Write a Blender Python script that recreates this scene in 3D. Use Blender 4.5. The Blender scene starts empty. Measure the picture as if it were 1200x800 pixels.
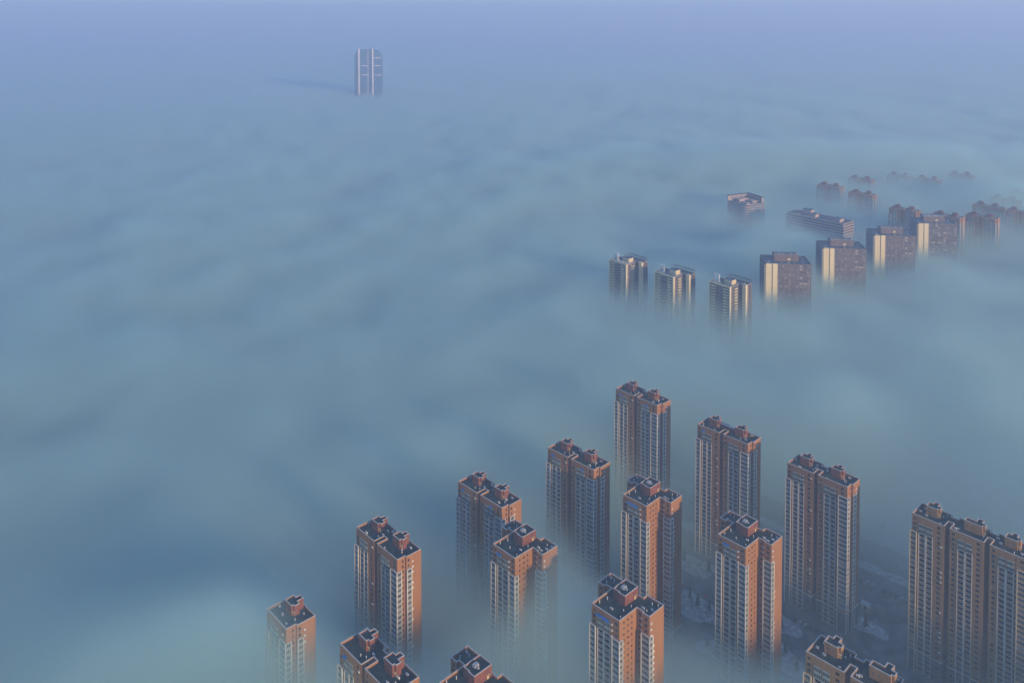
import bpy, math, random
from mathutils import Vector
S = bpy.context.scene
R = random.Random(7)

# ------------------------------------------------------------------ camera
CAM_H = 400.0
cam = bpy.data.cameras.new('camera'); co = bpy.data.objects.new('camera', cam)
S.collection.objects.link(co); S.camera = co
cam.sensor_width = 36; cam.lens = 30; cam.clip_start = 1; cam.clip_end = 150000
PITCH = math.radians(2)
co.location = (0, 0, CAM_H); co.rotation_euler = (math.radians(90) - PITCH, 0, 0)
cam.shift_y = -(400 - 14 - 1000 * math.tan(PITCH)) / 1200          # architectural lens shift

# ------------------------------------------------------------------ sky, sun, exposure
SUN_EL = math.radians(11)
SD = Vector((.62, -.785, 0)).normalized()
W = bpy.data.worlds.new('World'); S.world = W; W.use_nodes = True
wn = W.node_tree
sky = wn.nodes.new('ShaderNodeTexSky'); sky.sky_type = 'NISHITA'; sky.sun_disc = False
sky.sun_elevation = SUN_EL; sky.sun_rotation = math.atan2(SD.x, SD.y)
sky.altitude = 400; sky.air_density = 1.0; sky.dust_density = 0.0; sky.ozone_density = 4.0
wn.links.new(sky.outputs[0], wn.nodes['Background'].inputs[0])
wn.nodes['Background'].inputs[1].default_value = 0.15
sl = bpy.data.lights.new('sun', 'SUN'); so = bpy.data.objects.new('sun', sl); S.collection.objects.link(so)
sl.energy = 5.0; sl.angle = math.radians(3); sl.color = (1.0, .68, .36)
so.rotation_euler = Vector((SD.x * math.cos(SUN_EL), SD.y * math.cos(SUN_EL), math.sin(SUN_EL))).to_track_quat('Z', 'Y').to_euler()
V = S.view_settings
V.view_transform = 'Standard'; V.look = 'None'; V.gamma = 1; V.exposure = 0.72; V.use_curve_mapping = False
S.cycles.volume_bounces = 2; S.cycles.max_bounces = 8
S.cycles.volume_step_rate = 0.03; S.cycles.volume_max_steps = 1024
S.cycles.use_denoising = True; S.cycles.use_adaptive_sampling = True; S.cycles.adaptive_threshold = .025

# ------------------------------------------------------------------ helpers
COL = S.collection

class MB:
    """collects faces with a material index each, then becomes one mesh"""
    def __init__(s): s.v = []; s.f = []; s.m = []
    def quad(s, a, b, c, d, m=0):
        i = len(s.v); s.v += [a, b, c, d]; s.f.append((i, i + 1, i + 2, i + 3)); s.m.append(m)
    def poly(s, pts, m=0):
        i = len(s.v); s.v += pts; s.f.append(tuple(range(i, i + len(pts)))); s.m.append(m)
    def box(s, x0, x1, y0, y1, z0, z1, m=0, bottom=True):
        i = len(s.v)
        s.v += [(x, y, z) for z in (z0, z1) for y in (y0, y1) for x in (x0, x1)]
        fs = [(4, 5, 7, 6), (0, 1, 5, 4), (2, 6, 7, 3), (0, 4, 6, 2), (1, 3, 7, 5)]
        if bottom: fs.append((0, 2, 3, 1))
        for f in fs: s.f.append(tuple(i + k for k in f)); s.m.append(m)
    def obox(s, p, d, n, s0, s1, o0, o1, z0, z1, m=0):
        """box along a facade: s along it, o outwards"""
        i = len(s.v)
        for z in (z0, z1):
            for o in (o0, o1):
                for t in (s0, s1):
                    s.v.append((p[0] + d[0] * t + n[0] * o, p[1] + d[1] * t + n[1] * o, z))
        for f in ((0, 1, 3, 2), (4, 6, 7, 5), (0, 4, 5, 1), (2, 3, 7, 6), (0, 2, 6, 4), (1, 5, 7, 3)):
            s.f.append(tuple(i + k for k in f)); s.m.append(m)
    def prism(s, pts, z0, z1, m=0, mt=None, top=True):
        i = len(s.v); n = len(pts)
        s.v += [(x, y, z0) for x, y in pts] + [(x, y, z1) for x, y in pts]
        for k in range(n):
            j = (k + 1) % n
            s.f.append((i + k, i + j, i + n + j, i + n + k)); s.m.append(m)
        if top: s.f.append(tuple(i + n + k for k in range(n))); s.m.append(m if mt is None else mt)
    def ring(s, outer, inner, z0, z1, m=0):
        """closed band between two outlines (parapet, coping)"""
        n = len(outer); i = len(s.v)
        for pts, z in ((outer, z0), (outer, z1), (inner, z1), (inner, z0)):
            s.v += [(x, y, z) for x, y in pts]
        for k in range(n):
            j = (k + 1) % n
            for a in range(4):
                b = (a + 1) % 4
                s.f.append((i + a * n + k, i + a * n + j, i + b * n + j, i + b * n + k)); s.m.append(m)
    def tube(s, a, b, r0, r1, k=6, m=0):
        a = Vector(a); b = Vector(b); q = (b - a).to_track_quat('Z', 'Y'); i = len(s.v)
        for p, r in ((a, r0), (b, r1)):
            for t in range(k):
                w = 2 * math.pi * t / k
                s.v.append(tuple(p + q @ Vector((r * math.cos(w), r * math.sin(w), 0))))
        for t in range(k):
            u = (t + 1) % k
            s.f.append((i + t, i + u, i + k + u, i + k + t)); s.m.append(m)
        s.f.append(tuple(i + k + t for t in range(k))); s.m.append(m)
    def build(s, name, mats, parent=None, kind=None):
        me = bpy.data.meshes.new(name); me.from_pydata(s.v, [], s.f)
        for mt in (mats if isinstance(mats, (list, tuple)) else [mats]): me.materials.append(mt)
        me.polygons.foreach_set('material_index', s.m); me.update()
        o = bpy.data.objects.new(name, me); COL.objects.link(o)
        if parent: o.parent = parent
        if kind: o['kind'] = kind
        return o

def tag(o, label, cat, group=None):
    o['label'] = label; o['category'] = cat
    if group: o['group'] = group
    return o
def empty(name, loc=(0, 0, 0), rz=0):
    o = bpy.data.objects.new(name, None); COL.objects.link(o); o.location = loc; o.rotation_euler = (0, 0, math.radians(rz)); return o
def copy_tree(o, parent=None):
    c = o.copy(); COL.objects.link(c)
    if parent is not None: c.parent = parent
    for ch in o.children: copy_tree(ch, c)
    return c
def place(o, loc, rz): o.location = loc; o.rotation_euler = (0, 0, math.radians(rz)); return o

def inset(pts, t):
    n = len(pts); out = []
    for k in range(n):
        p, q, r = Vector(pts[k - 1]), Vector(pts[k]), Vector(pts[(k + 1) % n])
        d1 = (q - p).normalized(); d2 = (r - q).normalized()
        n1 = Vector((-d1.y, d1.x)); n2 = Vector((-d2.y, d2.x))
        if abs(d1.x * d2.y - d1.y * d2.x) < 1e-4: w = q + n1 * t
        else:
            a = p + n1 * t; b = q + n2 * t; e = b - a
            s_ = (e.x * d2.y - e.y * d2.x) / (d1.x * d2.y - d1.y * d2.x); w = a + d1 * s_
        out.append((w.x, w.y))
    return out

# ------------------------------------------------------------------ materials
def mat(name, col, rough=.8, var=.18, scale=.25, streak=False, metal=0, spec=.3, col2=None, island=None):
    m = bpy.data.materials.new(name); m.use_nodes = True; t = m.node_tree; b = t.nodes['Principled BSDF']
    b.inputs['Roughness'].default_value = rough; b.inputs['Metallic'].default_value = metal; b.inputs['Specular IOR Level'].default_value = spec
    tc = t.nodes.new('ShaderNodeTexCoord'); vec = tc.outputs['Object']
    if streak:
        mp = t.nodes.new('ShaderNodeMapping'); mp.inputs['Scale'].default_value = (1, 1, .06); t.links.new(vec, mp.inputs[0]); vec = mp.outputs[0]
    nz = t.nodes.new('ShaderNodeTexNoise'); nz.inputs['Scale'].default_value = scale; nz.inputs['Detail'].default_value = 6; nz.inputs['Roughness'].default_value = .65
    t.links.new(vec, nz.inputs['Vector'])
    rp = t.nodes.new('ShaderNodeValToRGB'); t.links.new(nz.outputs[0], rp.inputs[0])
    lo = col2 or tuple(c * (1 - 2 * var) for c in col); hi = tuple(min(1, c * (1 + var)) for c in col)
    rp.color_ramp.elements[0].position = .32; rp.color_ramp.elements[1].position = .68
    rp.color_ramp.elements[0].color = (*lo, 1); rp.color_ramp.elements[1].color = (*hi, 1)
    src = rp.outputs[0]
    if island:                                                          # each piece its own tone
        g = t.nodes.new('ShaderNodeNewGeometry'); r2 = t.nodes.new('ShaderNodeValToRGB'); t.links.new(g.outputs['Random Per Island'], r2.inputs[0])
        e = r2.color_ramp.elements; r2.color_ramp.interpolation = 'CONSTANT'
        for k, (p, c) in enumerate(island):
            el = e[k] if k < 2 else e.new(p); el.position = p; el.color = (*c, 1)
        src = r2.outputs[0]
    t.links.new(src, b.inputs['Base Color'])
    return m

def brick_mat(name, col, base):
    """brick walls above a stone-clad base, with weathering streaks and rows"""
    m = mat(name, col, .88, .12, .35, streak=True); t = m.node_tree; b = t.nodes['Principled BSDF']
    src = b.inputs['Base Color'].links[0].from_socket
    tc = t.nodes['Texture Coordinate']; sx = t.nodes.new('ShaderNodeSeparateXYZ'); t.links.new(tc.outputs['Object'], sx.inputs[0])
    lt = t.nodes.new('ShaderNodeMath'); lt.operation = 'LESS_THAN'; lt.inputs[1].default_value = 12.6; t.links.new(sx.outputs[2], lt.inputs[0])
    n2 = t.nodes.new('ShaderNodeTexNoise'); n2.inputs['Scale'].default_value = 3.0; t.links.new(tc.outputs['Object'], n2.inputs['Vector'])
    hs = t.nodes.new('ShaderNodeHueSaturation'); t.links.new(src, hs.inputs['Color'])
    mr = t.nodes.new('ShaderNodeMapRange'); mr.inputs[3].default_value = .78; mr.inputs[4].default_value = 1.22; t.links.new(n2.outputs[0], mr.inputs[0]); t.links.new(mr.outputs[0], hs.inputs['Value'])
    mx = t.nodes.new('ShaderNodeMix'); mx.data_type = 'RGBA'; mx.inputs[7].default_value = (*base, 1)
    t.links.new(lt.outputs[0], mx.inputs[0]); t.links.new(hs.outputs[0], mx.inputs[6]); t.links.new(mx.outputs[2], b.inputs['Base Color'])
    return m

M = {}
M['brick'] = brick_mat('red_brick', (.33, .155, .06), (.15, .14, .135))
M['ochre'] = brick_mat('ochre_brick', (.33, .18, .07), (.15, .14, .13))
M['dark_brick'] = mat('dark_red_brick', (.22, .08, .05), .9, .2, .6)
M['trim'] = mat('pale_trim', (.58, .56, .51), .7, .14, .5, streak=True)
M['spandrel'] = mat('balcony_panel', (.36, .25, .20), .8, .15, .6)
M['bay'] = mat('bay_panel', (.26, .265, .265), .6, .15, .6, streak=True)
M['coping'] = mat('pale_coping', (.55, .52, .48), .7, .15, .8)
M['roof'] = mat('bitumen_roof', (.026, .052, .046), .85, .4, .35)
M['glass'] = mat('window_glass', (.03, .04, .045), .12, spec=.6, island=[(0, (.012, .016, .02)), (.45, (.03, .04, .045)), (.7, (.07, .08, .08)), (.86, (.16, .15, .13)), (.95, (.3, .27, .22))])
M['bay_glass'] = mat('bay_glass', (.05, .06, .07), .1, spec=.6, island=[(0, (.05, .06, .065)), (.4, (.09, .105, .11)), (.75, (.16, .17, .17)), (.92, (.25, .25, .23))])
M['green_frame'] = mat('glazing_frame', (.32, .36, .34), .5, .1)
M['blue'] = mat('blue_awning', (.03, .16, .45), .5, .1)
M['metal'] = mat('galvanised_metal', (.45, .46, .47), .45, .15, 2)
M['white'] = mat('white_paint', (.72, .72, .70), .6, .08, 1)
M['door'] = mat('pale_yellow_door', (.62, .50, .25), .6, .1, 1)
M['cream'] = mat('cream_render', (.72, .60, .36), .8, .08, .3, streak=True)
M['cream_dim'] = mat('cream_panel', (.62, .52, .33), .8, .1, .3)
M['purple_brick'] = mat('purple_brown_cladding', (.15, .115, .115), .8, .12, .3, streak=True)
M['sky_tint_roof'] = mat('sky_tinted_roof', (.06, .10, .14), .6, .25, .2)  # dark roof with the sky's bluish reflection put into its colour
M['steel'] = mat('dark_steel', (.05, .06, .07), .5, .1, 1)
M['office_band'] = mat('pink_stone_band', (.46, .35, .32), .7, .1, .3)
M['office_glass'] = mat('office_glass', (.05, .09, .13), .12, spec=.6, island=[(0, (.03, .055, .085)), (.5, (.05, .09, .13)), (.85, (.12, .15, .17))])
M['glint_glass'] = mat('slab_glass', (.1, .1, .1), .15, spec=.6, island=[(0, (.025, .03, .04)), (.35, (.08, .085, .09)), (.6, (.22, .22, .21)), (.85, (.42, .40, .36))])  # paler tones are sun reflections put into the pane colours
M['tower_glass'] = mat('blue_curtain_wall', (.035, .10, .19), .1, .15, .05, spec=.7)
M['tower_dark'] = mat('shaded_curtain_wall', (.02, .055, .11), .1, .15, .05, spec=.7)  # darker copy of the curtain wall, shade of its sides in the colour
M['pink_white'] = mat('pale_fin', (.75, .66, .66), .5, .05, .1)
M['asphalt'] = mat('asphalt', (.05, .052, .055), .85, .25, .15)
M['estate'] = mat('slushy_paving', (.15, .155, .16), .85, .2, .09, col2=(.035, .037, .04))
M['snow'] = mat('patchy_snow', (.48, .51, .55), .8, .1, .3, col2=(.10, .10, .085))
M['field'] = mat('snow_field', (.42, .45, .50), .8, .1, .05, col2=(.26, .27, .28))
M['kerb'] = mat('concrete_kerb', (.3, .3, .29), .8, .1, 1)
M['paint'] = mat('road_paint', (.6, .6, .58), .7, .2, 1)
M['bark'] = mat('bark', (.06, .045, .035), .9, .2, 3)
M['needle'] = mat('conifer_needles', (.035, .055, .035), .9, .3, 1.5)
M['twig'] = mat('bare_twigs', (.075, .06, .048), .9, .2, 2)
M['tyre'] = mat('tyre_rubber', (.02, .02, .02), .9, .1, 3)
M['car_glass'] = mat('car_glass', (.02, .025, .03), .08, .1, 1, spec=.7)
M['tile'] = mat('snowy_roof', (.55, .58, .62), .8, .12, .8)
M['mountain'] = mat('far_mountain', (.16, .17, .19), .9, .1, .004, col2=(.6, .6, .62))

# ------------------------------------------------------------------ facade builders
FH = 3.05
def facade(wall, glass, p, d, L, z0, z1, cols, zb=.3, fh=FH, sill=.95, head=2.5, rec=.28):
    """brick plane with recessed openings. cols: (s0, s1[, zmin, zmax]) windows or (s0, s1, 'void')"""
    n = (d[1], -d[0])
    P = lambda s_, z, o=0: (p[0] + d[0] * s_ + n[0] * o, p[1] + d[1] * s_ + n[1] * o, z)
    cur = 0
    for c in sorted(cols, key=lambda c: c[0]):
        s0, s1 = c[0], c[1]
        if s0 > cur: wall.quad(P(cur, z0), P(s0, z0), P(s0, z1), P(cur, z1))
        cur = s1
        if len(c) == 3: continue
        lo, hi = (c[2], c[3]) if len(c) == 4 else (z0, z1)
        z = z0; f = 0
        while True:
            a = zb + f * fh + sill; b = zb + f * fh + head; f += 1
            if b > z1 - .2: break
            if a < lo or b > hi: continue
            wall.quad(P(s0, z), P(s1, z), P(s1, a), P(s0, a))
            wall.quad(P(s0, a), P(s1, a), P(s1, a, -rec), P(s0, a, -rec))
            wall.quad(P(s0, b, -rec), P(s1, b, -rec), P(s1, b), P(s0, b))
            wall.quad(P(s0, a), P(s0, a, -rec), P(s0, b, -rec), P(s0, b))
            wall.quad(P(s1, a, -rec), P(s1, a), P(s1, b), P(s1, b, -rec))
            glass.quad(P(s0, a, -rec), P(s1, a, -rec), P(s1, b, -rec), P(s0, b, -rec))
            z = b
        wall.quad(P(s0, z), P(s1, z), P(s1, z1), P(s0, z1))
    if cur < L: wall.quad(P(cur, z0), P(L, z0), P(L, z1), P(cur, z1))

def loggia(p, d, s0, s1, z0, z1, zb=.3, fh=FH, glazed=2, depth=1.5):
    """column of recessed balconies with panels and pale pilasters; the top storeys glazed in"""
    b = MB(); n = (d[1], -d[0])
    P = lambda s_, z, o=0: (p[0] + d[0] * s_ + n[0] * o, p[1] + d[1] * s_ + n[1] * o, z)
    nf = int((z1 - zb - 1.0) / fh)
    for f in range(nf):
        za = zb + f * fh; top = za + fh
        if f >= nf - glazed:
            b.obox(p, d, n, s0 + .05, s1 - .05, -.1, .45, za + .1, za + .75, 3)
            b.obox(p, d, n, s0 + .12, s1 - .12, -.1, .38, za + .75, za + 2.55, 2)
            for t in range(4):
                u = s0 + .1 + (s1 - s0 - .28) * t / 3
                b.obox(p, d, n, u, u + .09, .36, .44, za + .75, za + 2.55, 3)
            b.obox(p, d, n, s0 + .05, s1 - .05, -.1, .45, za + 2.55, za + fh, 3)
            continue
        b.obox(p, d, n, s0, s1, -.14, .03, za + .05, za + 1.12, 1)          # panel
        b.obox(p, d, n, s0, s1, -.2, .14, za + 1.12, za + 1.24, 0)        # ledge on it
        b.obox(p, d, n, s0, s1, -depth, .05, za - .14, za + .05, 0)           # slab
        b.quad(P(s0, za, -depth), P(s1, za, -depth), P(s1, top, -depth), P(s0, top, -depth), 1)
        b.obox(p, d, n, s0 + .35, s1 - .35, -depth, -depth + .04, za + .15, za + 2.45, 2)
        b.quad(P(s0, za), P(s0, za, -depth), P(s0, top, -depth), P(s0, top), 1)
        b.quad(P(s1, za, -depth), P(s1, za), P(s1, top), P(s1, top, -depth), 1)
    zt = zb + nf * fh
    b.obox(p, d, n, s0, s1, -depth, .04, zt, z1, 4)
    for u in (s0 - .28, s1 - .12):
        b.obox(p, d, n, u, u + .4, -.05, .24, z0, zt - glazed * fh + .1, 0)
    return b
LOG_M = lambda w: [M['trim'], M['spandrel'] if w is M['brick'] else w, M['glass'], M['green_frame'], w]

def bay(x0, x1, y0, y1, z0, z1, zb=.3, fh=FH, posts=None):
    """column of projecting bay windows with ledges that wrap it and pale corner posts"""
    b = MB(); f0 = math.ceil((z0 - zb) / fh)
    f = f0; e = .16
    while zb + (f + 1) * fh <= z1 + .01:
        za = zb + f * fh; f += 1
        b.box(x0, x1, y0, y1, za + .1, za + .95, 0)
        b.box(x0 + .06, x1 - .06, y0 + .06, y1 - .06, za + .95, za + 2.55, 2)
        b.box(x0 + .02, x1 - .02, y0 + .02, y1 - .02, za + 2.55, za + fh - .12, 0)
        b.box(x0 - e, x1 + e, y0 - e, y1 + e, za - .12, za + .1, 1)
        b.box(x0 - e, x1 + e, y0 - e, y1 + e, za + .95, za + 1.08, 1)
    b.box(x0 - e, x1 + e, y0 - e, y1 + e, zb + f * fh - .12, zb + f * fh + .12, 1)
    for (px, py) in (posts or ((x0, y0), (x1, y0), (x1, y1), (x0, y1))):
        b.box(px - .27, px + .27, py - .27, py + .27, .0, zb + f * fh, 1)
    return b
BAY_M = lambda w: [M['bay'] if w is M['brick'] else w, M['trim'] if w is M['brick'] else M['cream_dim'], M['bay_glass']]

def parapet_roof(pts, H, wallm, root, name='roof', h=1.0):
    """roof slab behind a parapet with a pale coping; returns nothing, adds parts"""
    inn = inset(pts, .32)
    r = MB(); i = len(r.v); r.poly([(x, y, H - h) for x, y in inn]); r.build(name, M['roof'], root)
    p = MB(); p.ring(pts, inn, H - h - .3, H); p.build('parapet', wallm, root)
    c = MB(); c.ring(inset(pts, -.12), inset(pts, .42), H + .003, H + .2); c.build('coping', M['coping'], root)

def penthouse(pts, z0, H, wallm, root, door=None, wins=()):
    b = MB(); b.prism(pts, z0, H - .6, 0, top=False)
    inn = inset(pts, .3); b.ring(pts, inn, H - .6, H)
    o = b.build('penthouse', wallm, root)
    r = MB(); r.poly([(x, y, H - .6) for x, y in inn]); r.build('penthouse_roof', M['roof'], o)
    c = MB(); c.ring(inset(pts, -.12), inset(pts, .4), H + .003, H + .18); c.build('penthouse_coping', M['coping'], o)
    if door:
        x, y, ax = door
        q = MB()
        if ax == 'y': q.box(x, x + 1.0, y - .06, y + .02, z0 + .1, z0 + 2.2); q.box(x - .3, x + 1.3, y - .9, y + .02, z0 + 2.3, z0 + 2.45)
        else: q.box(x - .02, x + .06, y, y + 1.0, z0 + .1, z0 + 2.2); q.box(x - .02, x + .9, y - .3, y + 1.3, z0 + 2.3, z0 + 2.45)
        q.build('penthouse_door', M['door'], o)
    for (x, y, ax) in wins:
        q = MB()
        if ax == 'y': q.box(x, x + .8, y - .05, y + .02, z0 + 2.4, z0 + 3.3)
        else: q.box(x - .02, x + .05, y, y + .8, z0 + 2.4, z0 + 3.3)
        q.build('penthouse_window', M['glass'], o)
    return o

def roof_bits(root, spots, z, rnd):
    for (x, y) in spots:
        k = rnd.random(); q = MB()
        if k < .5:
            h = rnd.uniform(.9, 1.7); q.tube((x, y, z), (x, y, z + h), .17, .17, 6); q.tube((x, y, z + h + .1), (x, y, z + h + .3), .34, .1, 6)
            q.build('vent_pipe', M['white'], root)
        elif k < .8:
            w = rnd.uniform(.5, .9); q.box(x - w, x + w, y - .4, y + .4, z, z + .7); q.box(x - w - .08, x + w + .08, y - .48, y + .48, z + .7, z + .82)
            q.build('vent_box', M['metal'], root)
        else:
            q.tube((x - .8, y, z + .9), (x + .8, y, z + .9), .35, .35, 8)
            for s_ in (-.6, .6): q.box(x + s_ - .06, x + s_ + .06, y - .3, y + .3, z, z + .7)
            q.build('water_tank', M['white'], root)

def ac_bits(root, spots):
    """condenser shelves: each a slab on the wall carrying a box"""
    b = MB()
    for (p, d, s_, z) in spots:
        n = (d[1], -d[0]); b.obox(p, d, n, s_, s_ + 1.1, -.05, .65, z, z + .1, 0); b.obox(p, d, n, s_ + .1, s_ + 1.0, .1, .5, z + .1, z + .75, 1)
    b.build('condenser_shelf', [M['trim'], M['white']], root, 'stuff')

TH = 96.0
def slab_tower(units=2, wm='brick', seed=1, linked=False, awn=True, single=False):
    """slab of stair units parted by deep dark slots; one cross-shaped penthouse to a unit"""
    rnd = random.Random(seed); wallm = M[wm]; pent_m = M['dark_brick'] if wm == 'brick' else wallm
    root = empty('apartment_tower')
    Hh = TH; PIT = 21.5; D = 15.5; Wd = 18.5
    xs = [(k * PIT, k * PIT + Wd) for k in range(units)]
    xs[-1] = (xs[-1][0], xs[-1][0] + 20)
    XE = xs[-1][1]; XG = XE + 1.3
    out = []
    for k, (a, b) in enumerate(xs):
        out += [(a, 0), (b, 0)]
        if k < units - 1: out += [(b, 7), (xs[k + 1][0], 7)]
    out += [(XE, 5.2), (XG, 5.2), (XG, D)]
    for k in range(units - 1, 0, -1): out += [(xs[k][0] + .5, D), (xs[k][0] + .5, D - 2.5), (xs[k - 1][1] - .5, D - 2.5), (xs[k - 1][1] - .5, D)]
    out += [(0, D)]
    w = MB(); g = MB(); z1 = Hh - 1.3
    acs = []
    for k, (a, b) in enumerate(xs):
        L = b - a; last = k == units - 1; first = k == 0
        cols = []
        if first: cols.append((.6, 2.2, z1 - 9.3, z1)); l0 = 4.2
        else: cols.append((1.2, 2.8)); l0 = 4.6
        l1, l2, l3 = l0 + 3.5, l0 + 4.2, l0 + 7.7
        cols += [(l0, l1, 'void'), (l2, l3, 'void')]
        if last: cols.append((15.4, 17.4, z1 - 6.5, z1)); cols.append((12.95, 13.7))
        else: cols.append((14.4, 16.4))
        facade(w, g, (a, 0), (1, 0), L, 0, z1, cols)
        for s0, s1 in ((l0, l1), (l2, l3)):
            loggia((a, 0), (1, 0), s0, s1, 0, z1).build('balcony_bay', LOG_M(wallm), root)
        if awn and (first or rnd.random() < .4):
            q = MB(); s0 = a + l0 + (.2 if first else 4.4); zt = z1 - 1.2
            q.quad((s0, -.5, zt), (s0, -1.5, zt - .55), (s0 + 3.0, -1.5, zt - .55), (s0 + 3.0, -.5, zt)); q.quad((s0, -1.5, zt - .55), (s0, -1.5, zt - .8), (s0 + 3, -1.5, zt - .8), (s0 + 3, -1.5, zt - .55))
            q.build('awning', M['blue'], root)
        if not last:                                                     # slot sides and back
            b2 = xs[k + 1][0]
            facade(w, g, (b, 0), (0, 1), 7, 0, z1, [(3, 4.2)])
            facade(w, g, (b, 7), (1, 0), b2 - b, 0, z1, [(.9, 2.1)])
            facade(w, g, (b2, 7), (0, -1), 7, 0, z1, [(2.8, 4.0)])
    facade(w, g, (XE, 0), (0, 1), 5.2, 0, z1, [(3.2, 4.2)])
    facade(w, g, (XE, 5.2), (1, 0), XG - XE, 0, z1, [])
    facade(w, g, (XG, 5.2), (0, 1), D - 5.2, 0, z1, [(.9, 2.1, z1 - 6.5, z1)])
    for k in range(units - 1, -1, -1):
        a, b = xs[k]; x1 = (XG if k == units - 1 else b - .5); x0 = (0 if k == 0 else a + .5)
        L = x1 - x0
        facade(w, g, (x1, D), (-1, 0), L, 0, z1, [(2, 3.6), (5.5, 7), (8.5, 10.2), (12, 13.5), (15, 16.4)])
        if k:
            facade(w, g, (x0, D), (0, -1), 2.5, 0, z1, []); xb = xs[k - 1][1] - .5
            facade(w, g, (x0, D - 2.5), (-1, 0), x0 - xb, 0, z1, [(1, 2.2)])
            facade(w, g, (xb, D - 2.5), (0, 1), 2.5, 0, z1, [])
    facade(w, g, (0, D), (0, -1), D, 0, z1, [(2.5, 4.0), (6.5, 7.6), (12.2, 13.8, z1 - 9.3, z1)])
    w.build('wall', wallm, root); g.build('window_glass', M['glass'], root, 'stuff')
    bay(-.75, 2.9, -.75, 3.4, 12.8, Hh - 9.8).build('bay_window', BAY_M(wallm), root)
    bay(XE - 5.6, XE + .55, -.75, 2.4, 12.8, Hh - 7.2, posts=((XE - 5.6, -.75), (XE + .55, -.75), (XE + .55, 2.4))).build('bay_window', BAY_M(wallm), root)
    bay(XG - .6, XG + .6, 5.35, 8.4, 12.8, Hh - 7.2, posts=((XG + .6, 5.35), (XG + .6, 8.4))).build('bay_window', BAY_M(wallm), root)
    for f in range(2, 31):
        if f > 27 or rnd.random() < .22: acs.append(((XG, 5.2), (0, 1), 3.6, f * FH + .2))
        if rnd.random() < .3: acs.append(((xs[0][0], 0), (1, 0), 16.5, f * FH + .1))
    for f in (28, 29, 30): acs.append(((0, D), (0, -1), 10.6, f * FH + .2))
    ac_bits(root, acs)
    bl = MB(); bl.ring(inset(out, -.22), inset(out, .1), 12.4, 12.9); bl.build('belt_course', M['trim'], root)
    parapet_roof(out, Hh, wallm, root)
    zr = Hh - 1.0
    for k, (a, b) in enumerate(xs):
        u = a + 5.6; big = 3.2 if (units == 3 and k == 1) else 0
        pts = [(u, 7), (u + 6.6 + big, 7), (u + 6.6 + big, 8.2), (u + 7.8 + big, 8.2), (u + 7.8 + big, 11.2), (u + 5.4 + big, 11.2), (u + 5.4 + big, D - .9), (u + 2.2 + big, D - .9), (u + 2.2 + big, 12), (u - .2, 12), (u - .2, 11), (u, 11)]
        if big: pts = pts[:-3] + [(u + 2.2 + big, 11), (u, 11)]
        penthouse(pts, zr, Hh + 4.3 + (.4 if k % 2 else 0), pent_m, root, door=(u + 6.9 + big, 8.2, 'y') if not single else None, wins=((u + 1.4, 7, 'y'), (u + 4, 7, 'y')) if wm == 'ochre' else ())
        roof_bits(root, [(a + rnd.uniform(1, 4.5), rnd.uniform(2, 13)), (a + rnd.uniform(2, 14), rnd.uniform(1.5, 5)), (a + rnd.uniform(14.5, 17), rnd.uniform(2, 13)), (a + rnd.uniform(14.5, 17), rnd.uniform(2, 13)), (a + rnd.uniform(1, 4), rnd.uniform(9, 14)), (a + rnd.uniform(14.5, 17.5), rnd.uniform(11, 14))], zr, rnd)
    if linked:
        q = MB(); q.box(13.6, 26.8, 9.2, 11, zr, Hh + 1.9); o = q.build('link_block', pent_m, root)
        q = MB(); q.box(13.45, 26.95, 9.05, 11.15, Hh + 1.9, Hh + 2.1); q.build('coping', M['coping'], o)
    return root

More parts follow.
